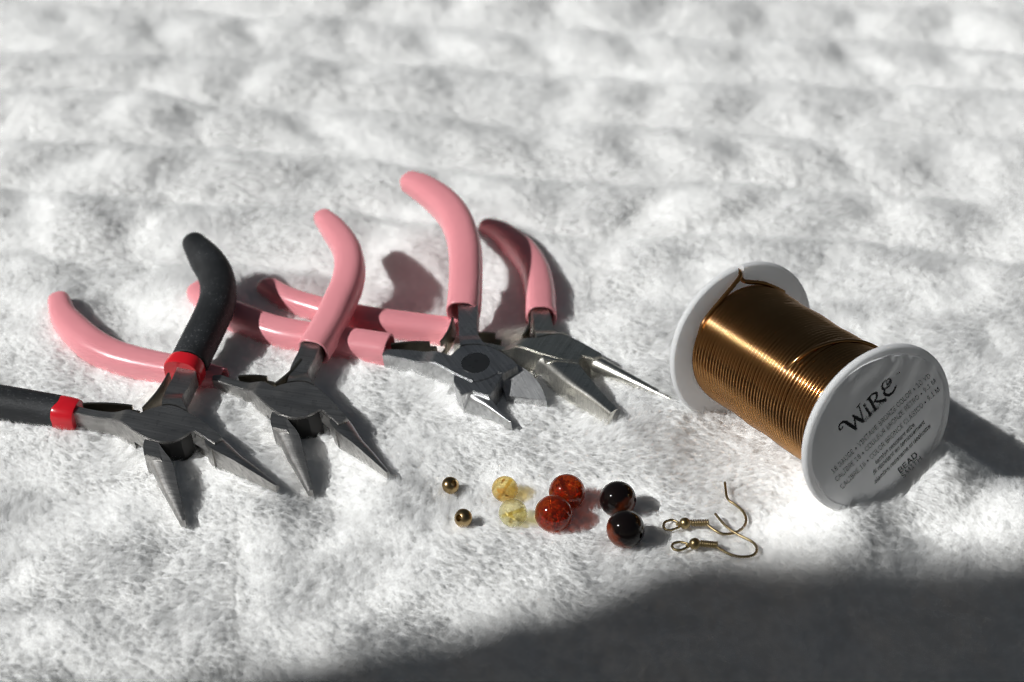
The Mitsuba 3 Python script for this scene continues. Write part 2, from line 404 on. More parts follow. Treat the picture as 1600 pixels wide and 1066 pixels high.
for du in (-10, 9, 16):
    q = SC0 + AX * (SL / 2 + 3.5) + SU * du
    CTRL.append((q[0], q[1], 22.8 - np.sqrt(400 - du * du) + (1.4 if du < 0 else 2.6)))
CTRL += [(fl[0] + 9, fl[1] + 2, 7.6), (fl[0] + 19, fl[1] + 9, 8.4), (fl[0] - 7, fl[1] - 5, 1.5), (fl[0] + 30, fl[1] + 3, 7)]
for bx_, by_ in [(-13.8, -62.6), (-10.7, -74.6), (-1.6, -64.9), (0, -73.8), (12.2, -67.5), (9.1, -75.4), (23.4, -70.1), (24.6, -80.8), (36, -76), (36.5, -83), (48, -78), (49, -86), (48, -62), (45, -72)]:
    CTRL.append((bx_, by_, 0.0))
CTRL = np.array(CTRL)
keep = []
for i in range(len(CTRL)):                     # spots too close together would fight
    if all(np.hypot(*(CTRL[i, :2] - CTRL[j, :2])) > 6 for j in keep):
        keep.append(i)
CTRL = CTRL[keep]
REACH = 9.0
_d2 = ((CTRL[:, None, :2] - CTRL[None, :, :2])**2).sum(-1)
CW = np.linalg.solve(np.exp(-_d2 / (2 * REACH**2)) + 0.04 * np.eye(len(CTRL)), CTRL[:, 2] - base_height(CTRL[:, 0], CTRL[:, 1]))


def height(x, y):
    x, y = np.asarray(x, float), np.asarray(y, float)
    h = base_height(x, y)
    for (cx, cy, _), w in zip(CTRL, CW):
        h = h + w * np.exp(-((x - cx)**2 + (y - cy)**2) / (2 * REACH**2))
    return h


def tufts(x, y):
    """The pile's own small relief: short combed grains whose lie changes from place to place."""
    k = np.stack([x / 26, y / 26, 0 * x], -1)
    lie = meshkit.fbm(k, 2, 91)
    out = 0
    for i, th in enumerate((-.5, .5, 1.1)):
        c, s = np.cos(th), np.sin(th)
        u, v = x * c + y * s, -x * s + y * c
        g = meshkit.noise(np.stack([u / .62, v / 1.7, 0 * x], -1), 45 + i) - .5
        w = np.exp(-((lie - .32 - .18 * i) / .13)**2)
        out = out + g * w
    q = np.stack([x, y, 0 * x], -1)
    a = meshkit.fbm(q / np.array([3.0, 3.6, 1]), 2, 41) - .5
    return out * .52 + a * 1.3


xs = np.concatenate([np.linspace(-620, -185, 60, endpoint=False), np.arange(-185, 185, .66), np.linspace(185, 620, 60)])
ys = np.concatenate([np.linspace(-420, -145, 40, endpoint=False), np.arange(-145, 10, .66), np.arange(10, 300, .95), np.linspace(300, 900, 70)])
gx, gy = np.meshgrid(xs, ys)
gh = height(gx, gy)
bv = np.stack([gx, gy, gh + tufts(gx, gy)], -1).reshape(-1, 3)
ni, nj = gx.shape
ii, jj = np.meshgrid(np.arange(ni - 1), np.arange(nj - 1), indexing='ij')
a = (ii * nj + jj).ravel()
bf = np.vstack([np.stack([a, a + 1, a + nj + 1], 1), np.stack([a, a + nj + 1, a + nj], 1)])
def normals_of(z):
    dzx, dzy = np.gradient(z, xs, axis=1), np.gradient(z, ys, axis=0)
    return unit(np.stack([-dzx, -dzy, np.ones_like(z)], -1)).reshape(-1, 3)


# light soaks into a deep pile, so its small relief shades softly
add_normals('blanket', bv, bf, unit(.55 * normals_of(gh) + .45 * normals_of(bv[:, 2].reshape(gh.shape))), 'fleece')
tag('blanket', 'white quilted plush fleece blanket spread under all the tools and beads', 'blanket', kind='structure')

# the pile: short soft fibres drawn together into tufts, thinning out with distance
NB = 2000000
eye = np.array([0, -np.cos(np.radians(33)), np.sin(np.radians(33))]) * 515
fx_ = rng.uniform(-185, 185, NB * 7)
fy_ = rng.uniform(-145, 300, NB * 7)
dist = np.sqrt((fx_ - eye[0])**2 + (fy_ - eye[1])**2 + eye[2]**2)
lim = (np.abs(fx_) < 45 + dist * .27)
pick = (rng.uniform(0, 1, len(fx_)) < (390 / dist)**3.2) & lim
fx_, fy_, dist = fx_[pick][:NB], fy_[pick][:NB], dist[pick][:NB]
nb = len(fx_)
ns_ = 90000                                    # tuft centres, scattered
seeds = np.stack([rng.uniform(-190, 190, ns_), rng.uniform(-150, 305, ns_)], 1)
_, near = cKDTree(seeds * [1.0, .82]).query(np.stack([fx_, fy_ * .82], 1))
tx, ty = seeds[near, 0], seeds[near, 1]
tilt = rng.normal(0, .18, (ns_, 2))[near]      # every tuft lies its own way
e = .6
_H = RegularGridInterpolator((ys, xs), gh)
_Tf = RegularGridInterpolator((ys, xs), bv[:, 2].reshape(gh.shape) - gh)


def hgt(x, y):
    return _H(np.stack([y, x], 1))


hc = hgt(fx_, fy_)
nrm = unit(np.stack([-(hgt(fx_ + e, fy_) - hc) / e, -(hgt(fx_, fy_ + e) - hc) / e, np.ones(nb)], -1))
root = np.stack([fx_, fy_, hc + _Tf(np.stack([fy_, fx_], 1)) - .35], -1)
flow = meshkit.fbm(np.stack([fx_ / 22, fy_ / 22, 0 * fx_], -1), 2, 71) * 9
lean = np.stack([np.cos(flow) + tilt[:, 0], np.sin(flow) * .8 - .5 + tilt[:, 1], 0 * flow], -1) * .75
ln = rng.uniform(1.2, 2.6, nb)
dirv = unit(nrm + lean + rng.normal(0, .22, (nb, 3)))
tip = root + dirv * ln[:, None]
off = np.stack([tx, ty], 1) - root[:, :2]
tip[:, :2] += off * .5
tip[:, 2] += .4 * np.exp(-(off**2).sum(1) / .5)
side = unit(np.cross(dirv, unit(rng.normal(0, 1, (nb, 3)) + [0, -1.2, .4])))
wd = (.034 + .026 * rng.uniform(0, 1, nb)) * (dist / 450)
v3 = np.stack([root - side * wd[:, None], root + side * wd[:, None], tip], 1).reshape(-1, 3)
tuftlean = np.concatenate([(np.stack([fx_, fy_], 1) - np.stack([tx, ty], 1)) * .55, np.zeros((nb, 1))], 1)
n0 = unit(nrm + .23 * tuftlean + .10 * rng.normal(0, 1, (nb, 3)))
n3 = np.repeat(n0, 3, axis=0)
add_normals('blanket__pile', v3, np.arange(nb * 3).reshape(-1, 3), n3, 'pile')
tag('blanket__pile', kind='stuff')


# ------------------------------------------------------------------ pliers
def smooth_poly(p):
    return chaikin(p, 42, 2)


def jaw(inner, outer, w_in, w_out, n_exp=2.6, hollow=0.0, draft=0.0):
    """A tapering jaw: flat on the inside, rounded outside. w_in = (top, bottom) at the joint, w_out at the tip."""
    k = 26
    I, O = catmull(inner, k), catmull(outer, k)
    rings = []
    for j in range(k):
        s = j / (k - 1)
        top, bot = w_in[0] + (w_out[0] - w_in[0]) * s, w_in[1] + (w_out[1] - w_in[1]) * s
        c, hw = (top + bot) / 2, (top - bot) / 2
        sh = np.array([0, 1.2 * max(0, -top) + .9 * s])           # keeps the outline where it is seen as the tip drops
        th = np.linspace(np.pi / 2, -np.pi / 2, 19)
        r = np.abs(np.cos(th))**(2 / n_exp)
        z = np.sign(np.sin(th)) * np.abs(np.sin(th))**(2 / n_exp)
        pts = [(q + draft * q * (1 - t), t) for q, t in zip(r, z)]
        tt = np.linspace(-1, 1, 7)[1:-1]
        pts += [(hollow * (1 - t * t) + .02, t) for t in tt]
        ring = []
        for q, t in pts:
            xy = I[j] + (O[j] - I[j]) * q + sh
            ring.append((xy[0], xy[1], c + hw * t))
        rings.append(ring)
    return loft(np.array(rings))


def to_tri(m):
    if hasattr(m, 'to_mesh'):
        q = m.to_mesh()
        return trimesh.Trimesh(np.array(q.vert_properties[:, :3], float), np.array(q.tri_verts), process=False)
    return m


def lever(body, cut, extra, shank_test, chamfer=.35, bottom=-8.0, neck=.62):
    """One half of a plier: the plate less the lap that the other half fills, its shank thinned towards the grip, plus its jaw."""
    m = prism(cross_section(smooth_poly(body)), bottom, 0.0, chamfer)
    if cut is not None:
        m = m - cut
    m = to_tri(m.refine_to_length(1.3))
    v = m.vertices
    s = shank_test(v[:, 0], v[:, 1])
    f = 1 - (1 - neck) * sstep(0, 1, s)
    v = v.copy()
    v[:, 2] = bottom / 2 + (v[:, 2] - bottom / 2) * f
    m = trimesh.Trimesh(v, m.faces, process=False)
    return trimesh.util.concatenate([m] + extra)


def grip(path, pose_w=-4.0, thick=.95, n_exp=2.5, lip=5.0, grow=0.0, tip_round=True):
    """A dipped or foam sleeve: closed round tip, open hollow mouth where the shank goes in."""
    P = catmull(path, 46)
    xy, r = P[:, :2], P[:, 2] * 1.05 + grow
    T = unit(np.gradient(xy, axis=0))
    rings, m = [], 28
    a = np.arange(m) * 2 * np.pi / m
    ca = np.sign(np.cos(a)) * np.abs(np.cos(a))**(2 / n_exp)
    sa = np.sign(np.sin(a)) * np.abs(np.sin(a))**(2 / n_exp)

    def ring(c, t, q):
        nr = np.array([-t[1], t[0]])
        return np.column_stack([c[0] + nr[0] * q * ca, c[1] + nr[1] * q * ca, pose_w + q * thick * sa])

    for th in np.linspace(.08, np.pi / 2, 8)[:-1]:                # the rounded tip reaches back past the first station
        rings.append(ring(xy[0] + T[0] * r[0] * (1 - np.cos(np.pi / 2 - th)) * .0 - T[0] * r[0] * (np.cos(th) - 0) * .95, T[0], r[0] * np.sin(th)))
    for c, t, q in zip(xy, T, r):
        rings.append(ring(c, t, q))
    c, t, q = xy[-1], T[-1], r[-1]
    for d, s in ((.25, .97), (.35, .92), (.25, .86), (-.3, .82), (-lip, .80)):
        rings.append(ring(c + t * d, t, q * s))
    return loft(np.array(rings))


def band(path, pose_w=-4.0, thick=.95, n_exp=2.5):
    P = catmull(path, 9)
    xy, r = P[:, :2], P[:, 2]
    T = unit(np.gradient(xy, axis=0))
    m = 36
    a = np.arange(m) * 2 * np.pi / m
    ca = np.sign(np.cos(a)) * np.abs(np.cos(a))**(2 / n_exp)
    sa = np.sign(np.sin(a)) * np.abs(np.sin(a))**(2 / n_exp)
    prof = [(0, .88), (0, 1.0), (1, 1.05), (3, 1.06), (5, 1.06), (7, 1.05), (8, 1.0), (8, .86)]
    rings = []
    for i, s in prof:
        t = T[i]
        nr = np.array([-t[1], t[0]])
        q = r[i] * s
        rings.append(np.column_stack([xy[i][0] + nr[0] * q * ca, xy[i][1] + nr[1] * q * ca, pose_w + q * thick * sa]))
    return loft(np.array(rings), True, True)


def leaf_spring(p, q, w0=-6.6, w1=-1.2, notch=0):
    """A thin strip standing on edge between the handles, its end cut to a tongue or a fork."""
    p, q = np.array(p, float), np.array(q, float)
    L = np.linalg.norm(q - p)
    h = w1 - w0
    if notch == 0:
        out = [(0, 0), (L - 1.6, 0), (L - 1.6, h * .3), (L, h * .3), (L, h * .7), (L - 1.6, h * .7), (L - 1.6, h), (0, h)]
    else:
        out = [(0, 0), (L, 0), (L, h * .3), (L - 1.7, h * .3), (L - 1.7, h * .7), (L, h * .7), (L, h), (0, h)]
    m = to_tri(prism(cross_section(out), -.3, .3, .08).refine_to_length(1.5))
    d = (q - p) / L
    nrm = np.array([-d[1], d[0]])
    v = m.vertices
    bow = .5 * np.sin(np.pi * np.clip(v[:, 0] / L, 0, 1))
    xy = p + v[:, :1] * d + (v[:, 2] + bow)[:, None] * nrm
    m = trimesh.Trimesh(np.column_stack([xy, w0 + v[:, 1]]), m.faces, process=False)
    if m.volume < 0:
        m.invert()
    return m


def a_shank(x, y):
    return np.clip((-x - 9 + .35 * (y - 4)) / 5, 0, 1)


def b_shank(x, y):
    return np.clip((y - 7.5) / 4, 0, 1)


def make_pliers(key, D, P, grip_mat, steel, kind, tone):
    A, B = smooth_poly(D['A']), smooth_poly(D['B'])
    csA, csB = cross_section(A), cross_section(B)
    lap = (csA ^ csB).offset(.25, JoinType.Round)
    if kind == 'chain':
        dsk = CrossSection.circle(8.4, 64).translate([.8, -1.2])
        cutA = (lap + (csA ^ dsk)).extrude(6.0).translate([0, 0, -9.9])
        cutB = lap.extrude(6).translate([0, 0, -4.0 + .05])
        jawA = jaw(D['AJi'], D['AJo'], (-.15, -7.2), (-1.0, -3.2), draft=.1)
        Ib, Ob = catmull(D['BJi'], 9), catmull(D['BJo'], 9)
        slim = 1 - .20 * sstep(0, .35, np.linspace(0, 1, 9))[:, None]        # straight slender taper past the root
        jawB = jaw(Ib + (Ob - Ib) * .08 * (slim < .99), Ib + (Ob - Ib) * (.06 * (slim < .99) + slim), (-.15, -7.0), (-1.0, -3.2), 2.8)
        joint_fill = to_tri(cross_section([D['A'][15], D['A'][16], D['A'][17], D['A'][18], (0, 0), (4, 0)]).offset(.16, JoinType.Round).extrude(7.0).translate([0, 0, -7.5]))  # black fill over the side faces: recess shade as well as blackened steel
        p0, p1 = np.array(D['A'][14]) + [.35, -.35], np.array(D['A'][13])
        out = unit(np.array([p1[1] - p0[1], p0[0] - p1[0]]))
        q = [(*(p0 - out * .3), -.25), (*(p1 - out * .3), -.25), (*(p1 + out * 1.0), -2.7), (*(p0 + out * 1.0), -2.7), (*(p0 - out * .3), -2.9), (*(p1 - out * .3), -2.9)]
        facet = trimesh.Trimesh(q, [(0, 1, 2), (0, 2, 3), (3, 2, 5), (3, 5, 4), (0, 3, 4), (1, 5, 2), (0, 4, 5), (0, 5, 1)], process=False)
        facet.fix_normals()
        eA, eB = [jawA, facet], [jawB]
    elif kind == 'cutter':
        cutA = lap.extrude(6.0).translate([0, 0, -9.9])
        cutB = lap.extrude(6).translate([0, 0, -4.0 + .05])
        bl = smooth_poly(D['blade'])
        m = to_tri(prism(cross_section(bl), -8.0, -1.2, .2).refine_to_length(.9))
        v = m.vertices.copy()
        ep, eq = np.array(bl[-1]), np.array(D['blade'][7])
        dd = np.abs((v[:, 0] - ep[0]) * (eq - ep)[1] - (v[:, 1] - ep[1]) * (eq - ep)[0]) / np.linalg.norm(eq - ep)   # distance from the cutting edge
        drop = np.where(v[:, 2] > -4, 2.6 * np.clip(1 - dd / 8.5, 0, 1), 0)
        v[:, 2] -= drop
        eA = [trimesh.Trimesh(v, m.faces, process=False)]
        jawB = jaw(D['BJi'], D['BJo'], (-.4, -7.4), (-1.2, -3.6), 6.0, draft=.35)
        joint_fill = to_tri(cross_section([D['A'][12], D['A'][13], D['A'][14], (0, 0), (4, -1)]).offset(.16, JoinType.Round).extrude(7.0).translate([0, 0, -7.6]))  # the same dark fill, holding the shade under the cutter joint
        eB = [jawB]
    else:
        cutA = lap.extrude(6.0).translate([0, 0, -9.9])
        cutB = lap.extrude(6).translate([0, 0, -4.0 + .05])
        c0, c1 = np.array(D['cone'][0]), np.array(D['cone'][1])
        t = np.linspace(0, 1, 30)
        ax2 = unit(c1 - c0)
        path = np.column_stack([c0 + (c1 - c0) * t[:, None], -2.4 - 1.2 * t])
        rr = 2.15 * (1 - t) + .55 * t
        rr[-1] = .3
        cone = tube(path, rr, 28)
        col = [c0 - ax2 * 2.2 + np.array([-ax2[1], ax2[0]]) * s for s in (-2.3, 2.3)] + [c0 + ax2 * .25 + np.array([-ax2[1], ax2[0]]) * s for s in (2.2, -2.2)]
        collar = to_tri(prism(cross_section(col), -5.4, -.5, .3))
        jawB = jaw(D['BJi'], D['BJo'], (-.1, -7.0), (-.7, -4.6), 5.0, hollow=.55, draft=.16)
        eA, eB = [cone, collar], [jawB]
        joint_fill = None
    LA = lever(D['A'], cutA, eA, a_shank)
    LB = lever(D['B'], cutB, eB, b_shank)
    add(key + '__lever', P.mesh(LA), steel)
    add(key + '__lever_001', P.mesh(LB), steel)
    if joint_fill is not None:
        add(key + '__dark_joint_fill', P.mesh(joint_fill), 'black_steel_and_shade')
    foam = 'BR' in D
    for q, nm in (('GR', 'handle_grip'), ('GL', 'handle_grip_001')):
        add(f'{key}__{nm}', P.mesh(grip(D[q], grow=0.0, n_exp=2.15 if foam else 2.6)), grip_mat, smooth=50)
    if foam:
        add(key + '__grip_band', P.mesh(band(D['BR'])), 'red_band', smooth=40)
        add(key + '__grip_band_001', P.mesh(band(D['BL'])), 'red_band', smooth=40)
    add(key + '__leaf_spring', P.mesh(leaf_spring(*D['SR'], notch=1)), 'spring_steel')
    add(key + '__leaf_spring_001', P.mesh(leaf_spring(*D['SL'], notch=0)), 'spring_steel')
    if kind == 'cutter':
        rv = prism(CrossSection.circle(3.45, 64), -4.2, .05, .06)
        add(key + '__rivet', P.mesh(rv), 'rivet_steel')


make_pliers('chain_nose_pliers', PL['P1'], POSE['P1'], 'black_foam', 'steel', 'chain', 0)
tag('chain_nose_pliers', 'open chain nose pliers with speckled black foam grips and red bands', 'pliers')
make_pliers('chain_nose_pliers_001', PL['P2'], POSE['P2'], 'pink_vinyl', 'steel', 'chain', 0)
tag('chain_nose_pliers_001', 'open pointed pliers with pink grips lying next to the black gripped pair', 'pliers', 'pliers with pink dipped grips')
make_pliers('cutting_pliers', PL['P3'], POSE['P3'], 'pink_vinyl', 'steel_smooth', 'cutter', 0)
tag('cutting_pliers', 'pink gripped side cutters with round rivet and short bluish cutting blade', 'pliers', 'pliers with pink dipped grips')
make_pliers('looping_pliers', PL['P4'], POSE['P4'], 'pink_vinyl', 'nickel', 'looping', 0)
tag('looping_pliers', 'pink gripped looping pliers with round cone jaw pointing at the wire spool', 'pliers', 'pliers with pink dipped grips')


# ------------------------------------------------------------------ wire spool
def spool_world(p):
    """(u, v, along the axis) -> world, axis measured from the spool's middle."""
    p = np.asarray(p, float)
    return SC0 + p[..., :1] * SU + p[..., 1:2] * SV + p[..., 2:3] * AX


def revolve(profile, n=96):
    pr = np.asarray(profile, float)
    a = np.arange(n) * 2 * np.pi / n
    rings = np.stack([np.column_stack([r * np.cos(a), r * np.sin(a), np.full(n, z)]) for r, z in pr])
    return loft(rings)


def put(m):
    m = to_tri(m)
    return trimesh.Trimesh(spool_world(m.vertices), m.faces, process=False)


def rim(z0, z1, r=20.0, inner=17.9):
    """A flange from z0 (towards the wire) to z1 (outside): rounded rim, slightly dished outside."""
    s = np.sign(z1 - z0)
    w = abs(z1 - z0)
    pr = [(8, 0), (14, 0), (r - 1.2, .25)]
    for t in np.linspace(-np.pi / 2, np.pi / 2, 9):
        pr.append((r - .75 + .75 * np.cos(t), w / 2 + (w / 2 - .12) * np.sin(t)))
    pr += [(r - 1.7, w), (inner, w - .45), (inner - 1, w - .5), (4.5, w - .5), (4.3, w - .7)]
    return [(a, z0 + s * b) for a, b in pr]


FT = 2.1
back = revolve(rim(-SL / 2 + FT, -SL / 2))
notch = Manifold.cube([1.5, 6, 8], True).translate([-.6, 20, -SL / 2 + 1])
bm = Manifold(Mesh(np.asarray(back.vertices, np.float32), np.asarray(back.faces, np.uint32)))
if bm.status() == Error.NoError and bm.volume() > 0:
    back = bm - notch
add('wire_spool__flange', put(back), 'spool_plastic', smooth=35)
front = revolve(rim(SL / 2 - FT, SL / 2))
add('wire_spool__flange_001', put(front), 'spool_plastic', smooth=35)
add('wire_spool__core', put(revolve([(8.2, -SL / 2 + FT - .2), (8.2, SL / 2 - FT + .2)], 48)), 'spool_plastic')
# the winding: one strand, turn beside turn
z0, z1 = -SL / 2 + FT + .6, SL / 2 - FT - .55
PITCH = 1.07
turns = int((z1 - z0) / PITCH)
nseg = 84
tt = np.arange(turns * nseg + 1) / nseg
slack = rng.normal(0, .03, turns + 2)
slack[[7, 8, 21, 33, 34]] += [.16, .12, -.14, .15, .10]
jit = np.interp(tt, np.arange(turns + 2), slack)
rad = 14.4 + np.interp(tt, np.arange(turns + 2), rng.normal(0, .035, turns + 2)) + .12 * np.sin(tt * .5)
step = np.floor(tt) + sstep(.80, 1.0, tt - np.floor(tt))             # each turn lies square and steps over on the far side
zz = z0 + PITCH * step + jit
ang = 2 * np.pi * tt + np.radians(250)
wind = tube(np.column_stack([rad * np.cos(ang), rad * np.sin(ang), zz]), .505, 10)
s_ = np.linspace(0, 1, 60)                      # one turn that strays over its neighbours
sa = np.radians(20 + 120 * s_)
sr = 14.4 + .55 * sstep(0, .2, s_) * sstep(1, .8, s_)
stray = tube(np.column_stack([sr * np.cos(sa), sr * np.sin(sa), 13.5 - 6.5 * s_ + .6 * np.sin(4 * s_)]), .505, 10)
add('wire_spool__wire_winding', put(trimesh.util.concatenate([wind, stray])), 'bronze_wire', smooth=True)
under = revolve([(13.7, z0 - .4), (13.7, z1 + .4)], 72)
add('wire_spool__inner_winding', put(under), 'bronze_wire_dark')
zb = -SL / 2 + FT
end = catmull([(-13.3, 7.2, zb + 1.2), (-11.6, 9.9, zb + .9), (-7.2, 13.5, zb + .8), (-3.4, 16.4, zb + .7), (-1.2, 18.0, zb + .3), (-.7, 18.6, zb - 1.0), (-.6, 18.5, zb - 2.3)], 60)
end2 = catmull([(-.5, 17.6, zb - 1.2), (-.4, 16.6, zb + .4), (1.2, 16.0, zb + .9), (4.5, 14.9, zb + 1.4), (7.5, 13.1, zb + 1.8), (10, 11.2, zb + 2.0)], 40)
add('wire_spool__wire_end', put(trimesh.util.concatenate([tube(end, .5, 10), tube(end2, .5, 10)])), 'bronze_wire', smooth=True)
tag('wire_spool', 'white plastic spool wound with shiny bronze wire, printed label on its end', 'spool')


# the printed film label on the front flange, slightly wrinkled
LR = 18.5


def wrinkle(u, v):
    p = np.stack([u / 6, v / 6, 0 * u], -1)
    r = np.hypot(u, v)
    top = sstep(4, 15, v + .2 * u)
    k = np.abs(np.sin((u * 1.0 - v * .55) * .42 + 3 * meshkit.noise(p * .7, 81)))**3
    return .30 * top * k + .10 * (meshkit.fbm(p, 3, 83) - .5) + .35 * top * sstep(12.5, 17.5, r)


Z_LABEL = SL / 2 - .38
nr, na = 60, 160
rr = np.linspace(0, 1, nr)
aa = np.arange(na) * 2 * np.pi / na
edge = LR * (1 + .012 * np.sin(3 * aa + 1) + .008 * np.sin(7 * aa) - .03 * np.exp(-((aa - 1.2) / .35)**2) - .05 * np.exp(-((aa - 5.85) / .22)**2) - .05 * np.exp(-((aa - 3.65) / .18)**2))
U = (rr[:, None] * edge[None]) * np.cos(aa)
V = (rr[:, None] * edge[None]) * np.sin(aa)
top = np.stack([U, V, Z_LABEL + wrinkle(U, V)], -1)
bot = top[-1:].copy()
bot[..., 2] = Z_LABEL - .1
lab = np.concatenate([bot, top[::-1]])
add('wire_spool__end_label', put(loft(lab, True, True)), 'label_film', smooth=50)

ANG = np.radians(31.6)
TD, TN = np.array([np.cos(ANG), np.sin(ANG)]), np.array([-np.sin(ANG), np.cos(ANG)])


def print_on_label(key, mesh2d, x0, y0, shear=0.0):
    """Lays lettering (in the xy plane, millimetres) on the label, its baseline starting at (x0, y0)."""
    tv, tf = trimesh.remesh.subdivide_to_size(mesh2d.vertices, mesh2d.faces, .45, max_iter=12)
    m = trimesh.Trimesh(tv, tf, process=False)
    v = np.array(m.vertices)
    uv = np.array([x0, y0]) + (v[:, :1] + shear * v[:, 1:2]) * TD + v[:, 1:2] * TN
    z = Z_LABEL + wrinkle(uv[:, 0], uv[:, 1]) + .05 + v[:, 2]
    add(key, put(trimesh.Trimesh(np.column_stack([uv, z]), m.faces, process=False)), 'ink', smooth=False)


def text(s, cap, length, bold=False):
    m = meshkit.text_mesh(s, cap, .03, bold)
    v = np.array(m.vertices)
    v[:, 0] = (v[:, 0] - v[:, 0].min()) * length / np.ptp(v[:, 0])
    m = trimesh.Trimesh(v, m.faces, process=False)
    return m


lines = [('18 GAUGE \u2022 VINTAGE BRONZE COLOR \u2022 10 YD', (-12.1, -6.7), 30.1, 1.45, False, 0),
         ('CALIBRE 18 \u2022 COULEUR BRONZE R\u00c9TRO \u2022 9.1 M', (-11.1, -9.1), 31.0, 1.45, False, 0),
         ('CALIBRE 18 \u2022 COLOR BRONCE CL\u00c1SICO \u2022 9.1 M', (-9.6, -11.5), 30.7, 1.45, False, 0),
         ('tarnish resistant wire', (-0.4, -8.5), 12.2, 1.2, True, .18),
         ('fil r\u00e9sistant au ternissement', (-1.0, -11.0), 16.3, 1.2, True, .18),
         ('alambre resistente al deslustre', (-0.5, -13.3), 17.7, 1.2, True, .18)]
for i, (s, at, ln_, cap, bold, sh) in enumerate(lines):
    print_on_label('wire_spool__lettering' + (f'_{i:03d}' if i else ''), text(s, cap, ln_, bold), *at, sh)
print_on_label('wire_spool__lettering_006', text('BEAD', 1.7, 5.6, True), 6.5, -13.2)
print_on_label('wire_spool__lettering_007', text('SMITH', 1.45, 6.0, False), 7.4, -14.75)
print_on_label('wire_spool__lettering_008', text('elements', 1.25, 7.0, False), -4.0, 3.3)
print_on_label('wire_spool__lettering_009', text('TM', .5, 1.0, False), 4.3, 12.1)


def stroke(points, widths):
    """A brush stroke of changing width as a flat mesh."""
    P = catmull([(*p, w) for p, w in zip(points, widths)], 40)
    shapes = [Point(p[0], p[1]).buffer(max(p[2] / 2, .05), 8) for p in P]
    hull = [unary_union([shapes[i], shapes[i + 1]]).convex_hull for i in range(len(P) - 1)]
    return unary_union(hull)


logo = unary_union([
    stroke([(1.0, 3.9), (.2, 3.6), (.1, 4.5), (.9, 5.1), (2.0, 4.6), (2.6, 2.8), (3.3, .3)], [.35, .45, .4, .5, .7, .95, .7]),      # W, its curled start
    stroke([(3.3, .3), (4.2, 2.6), (4.7, 3.9)], [.5, .45, .4]),
    stroke([(4.4, 4.1), (5.0, 2.3), (5.7, .2)], [.5, .9, .6]),
    stroke([(5.7, .2), (6.4, 2.6), (6.9, 5.0)], [.5, .4, .35]),
    stroke([(6.2, 5.0), (7.5, 5.1)], [.3, .3]),
    stroke([(8.0, .1), (8.05, 1.6), (8.0, 2.7)], [.75, .65, .75]), Point(8.1, 3.7).buffer(.42),                                     # i
    stroke([(9.7, .1), (9.8, 2.2), (9.9, 4.3)], [.8, .75, .8]),                                                                    # R
    stroke([(9.2, 4.4), (10.8, 4.6), (12.0, 3.9), (11.5, 2.7), (10.1, 2.2)], [.35, .5, .7, .55, .35]),
    stroke([(10.5, 2.3), (11.6, 1.2), (12.9, .1)], [.5, .75, .8]), stroke([(9.2, .08), (10.3, .08)], [.28, .28]),
    stroke([(16.2, 3.4), (15.4, 3.0), (15.5, 4.0), (16.3, 4.3), (16.6, 3.2), (15.6, 2.4), (14.3, 2.6), (13.6, 1.7), (14.2, .5), (15.6, .2), (16.9, .9)], [.4, .4, .3, .35, .5, .4, .5, .7, .75, .6, .4]),   # E, its curled top
    stroke([(14.2, 2.6), (13.9, 3.7), (14.6, 4.6), (15.5, 4.7)], [.6, .6, .5, .35])])
geoms = getattr(logo, 'geoms', [logo])
lm = trimesh.util.concatenate([trimesh.creation.extrude_polygon(g, .03, engine='earcut') for g in geoms])
lv = np.array(lm.vertices)
lv[:, 0] *= 15.9 / 17
lv[:, 1] *= .95
print_on_label('wire_spool__emblem', trimesh.Trimesh(lv, lm.faces, process=False), -8.8, .7)


# ------------------------------------------------------------------ beads
def bead_mesh(r, hole, squash=1.0, n=56):
    t0 = np.arcsin(hole / r)
    th = np.linspace(t0, np.pi - t0, 34)
    pr = [(hole * .8, -r * np.cos(t0) * squash + .25)] + [(r * np.sin(t), -r * np.cos(t) * squash) for t in th] + [(hole * .8, r * np.cos(t0) * squash - .25)]
    a = np.arange(n) * 2 * np.pi / n
    pr = pr + [(hole * .8, 0)]
    rings = np.stack([np.column_stack([q * np.cos(a), q * np.sin(a), np.full(n, z)]) for q, z in pr])
    k, m, _ = rings.shape
    i, j = np.meshgrid(np.arange(k), np.arange(m), indexing='ij')
    A, B_, C_, D_ = i * m + j, i * m + (j + 1) % m, (i + 1) % k * m + (j + 1) % m, (i + 1) % k * m + j
    f = np.vstack([np.stack([A, B_, C_], -1).reshape(-1, 3), np.stack([A, C_, D_], -1).reshape(-1, 3)])
    mesh = trimesh.Trimesh(rings.reshape(-1, 3), f, process=False)
    if mesh.volume < 0:
        mesh.invert()
    return mesh


def turned(m, axis, at):
    z = unit(axis)
    x = unit(np.cross([.3, .9, .1], z))
    y = np.cross(z, x)
    v = np.asarray(m.vertices)
    return trimesh.Trimesh(np.asarray(at) + v[:, :1] * x + v[:, 1:2] * y + v[:, 2:3] * z, m.faces, process=False)


def seat(x, y, r, sink=.5):
    return np.array([x, y, float(height(x, y)) + r + .25 - sink])


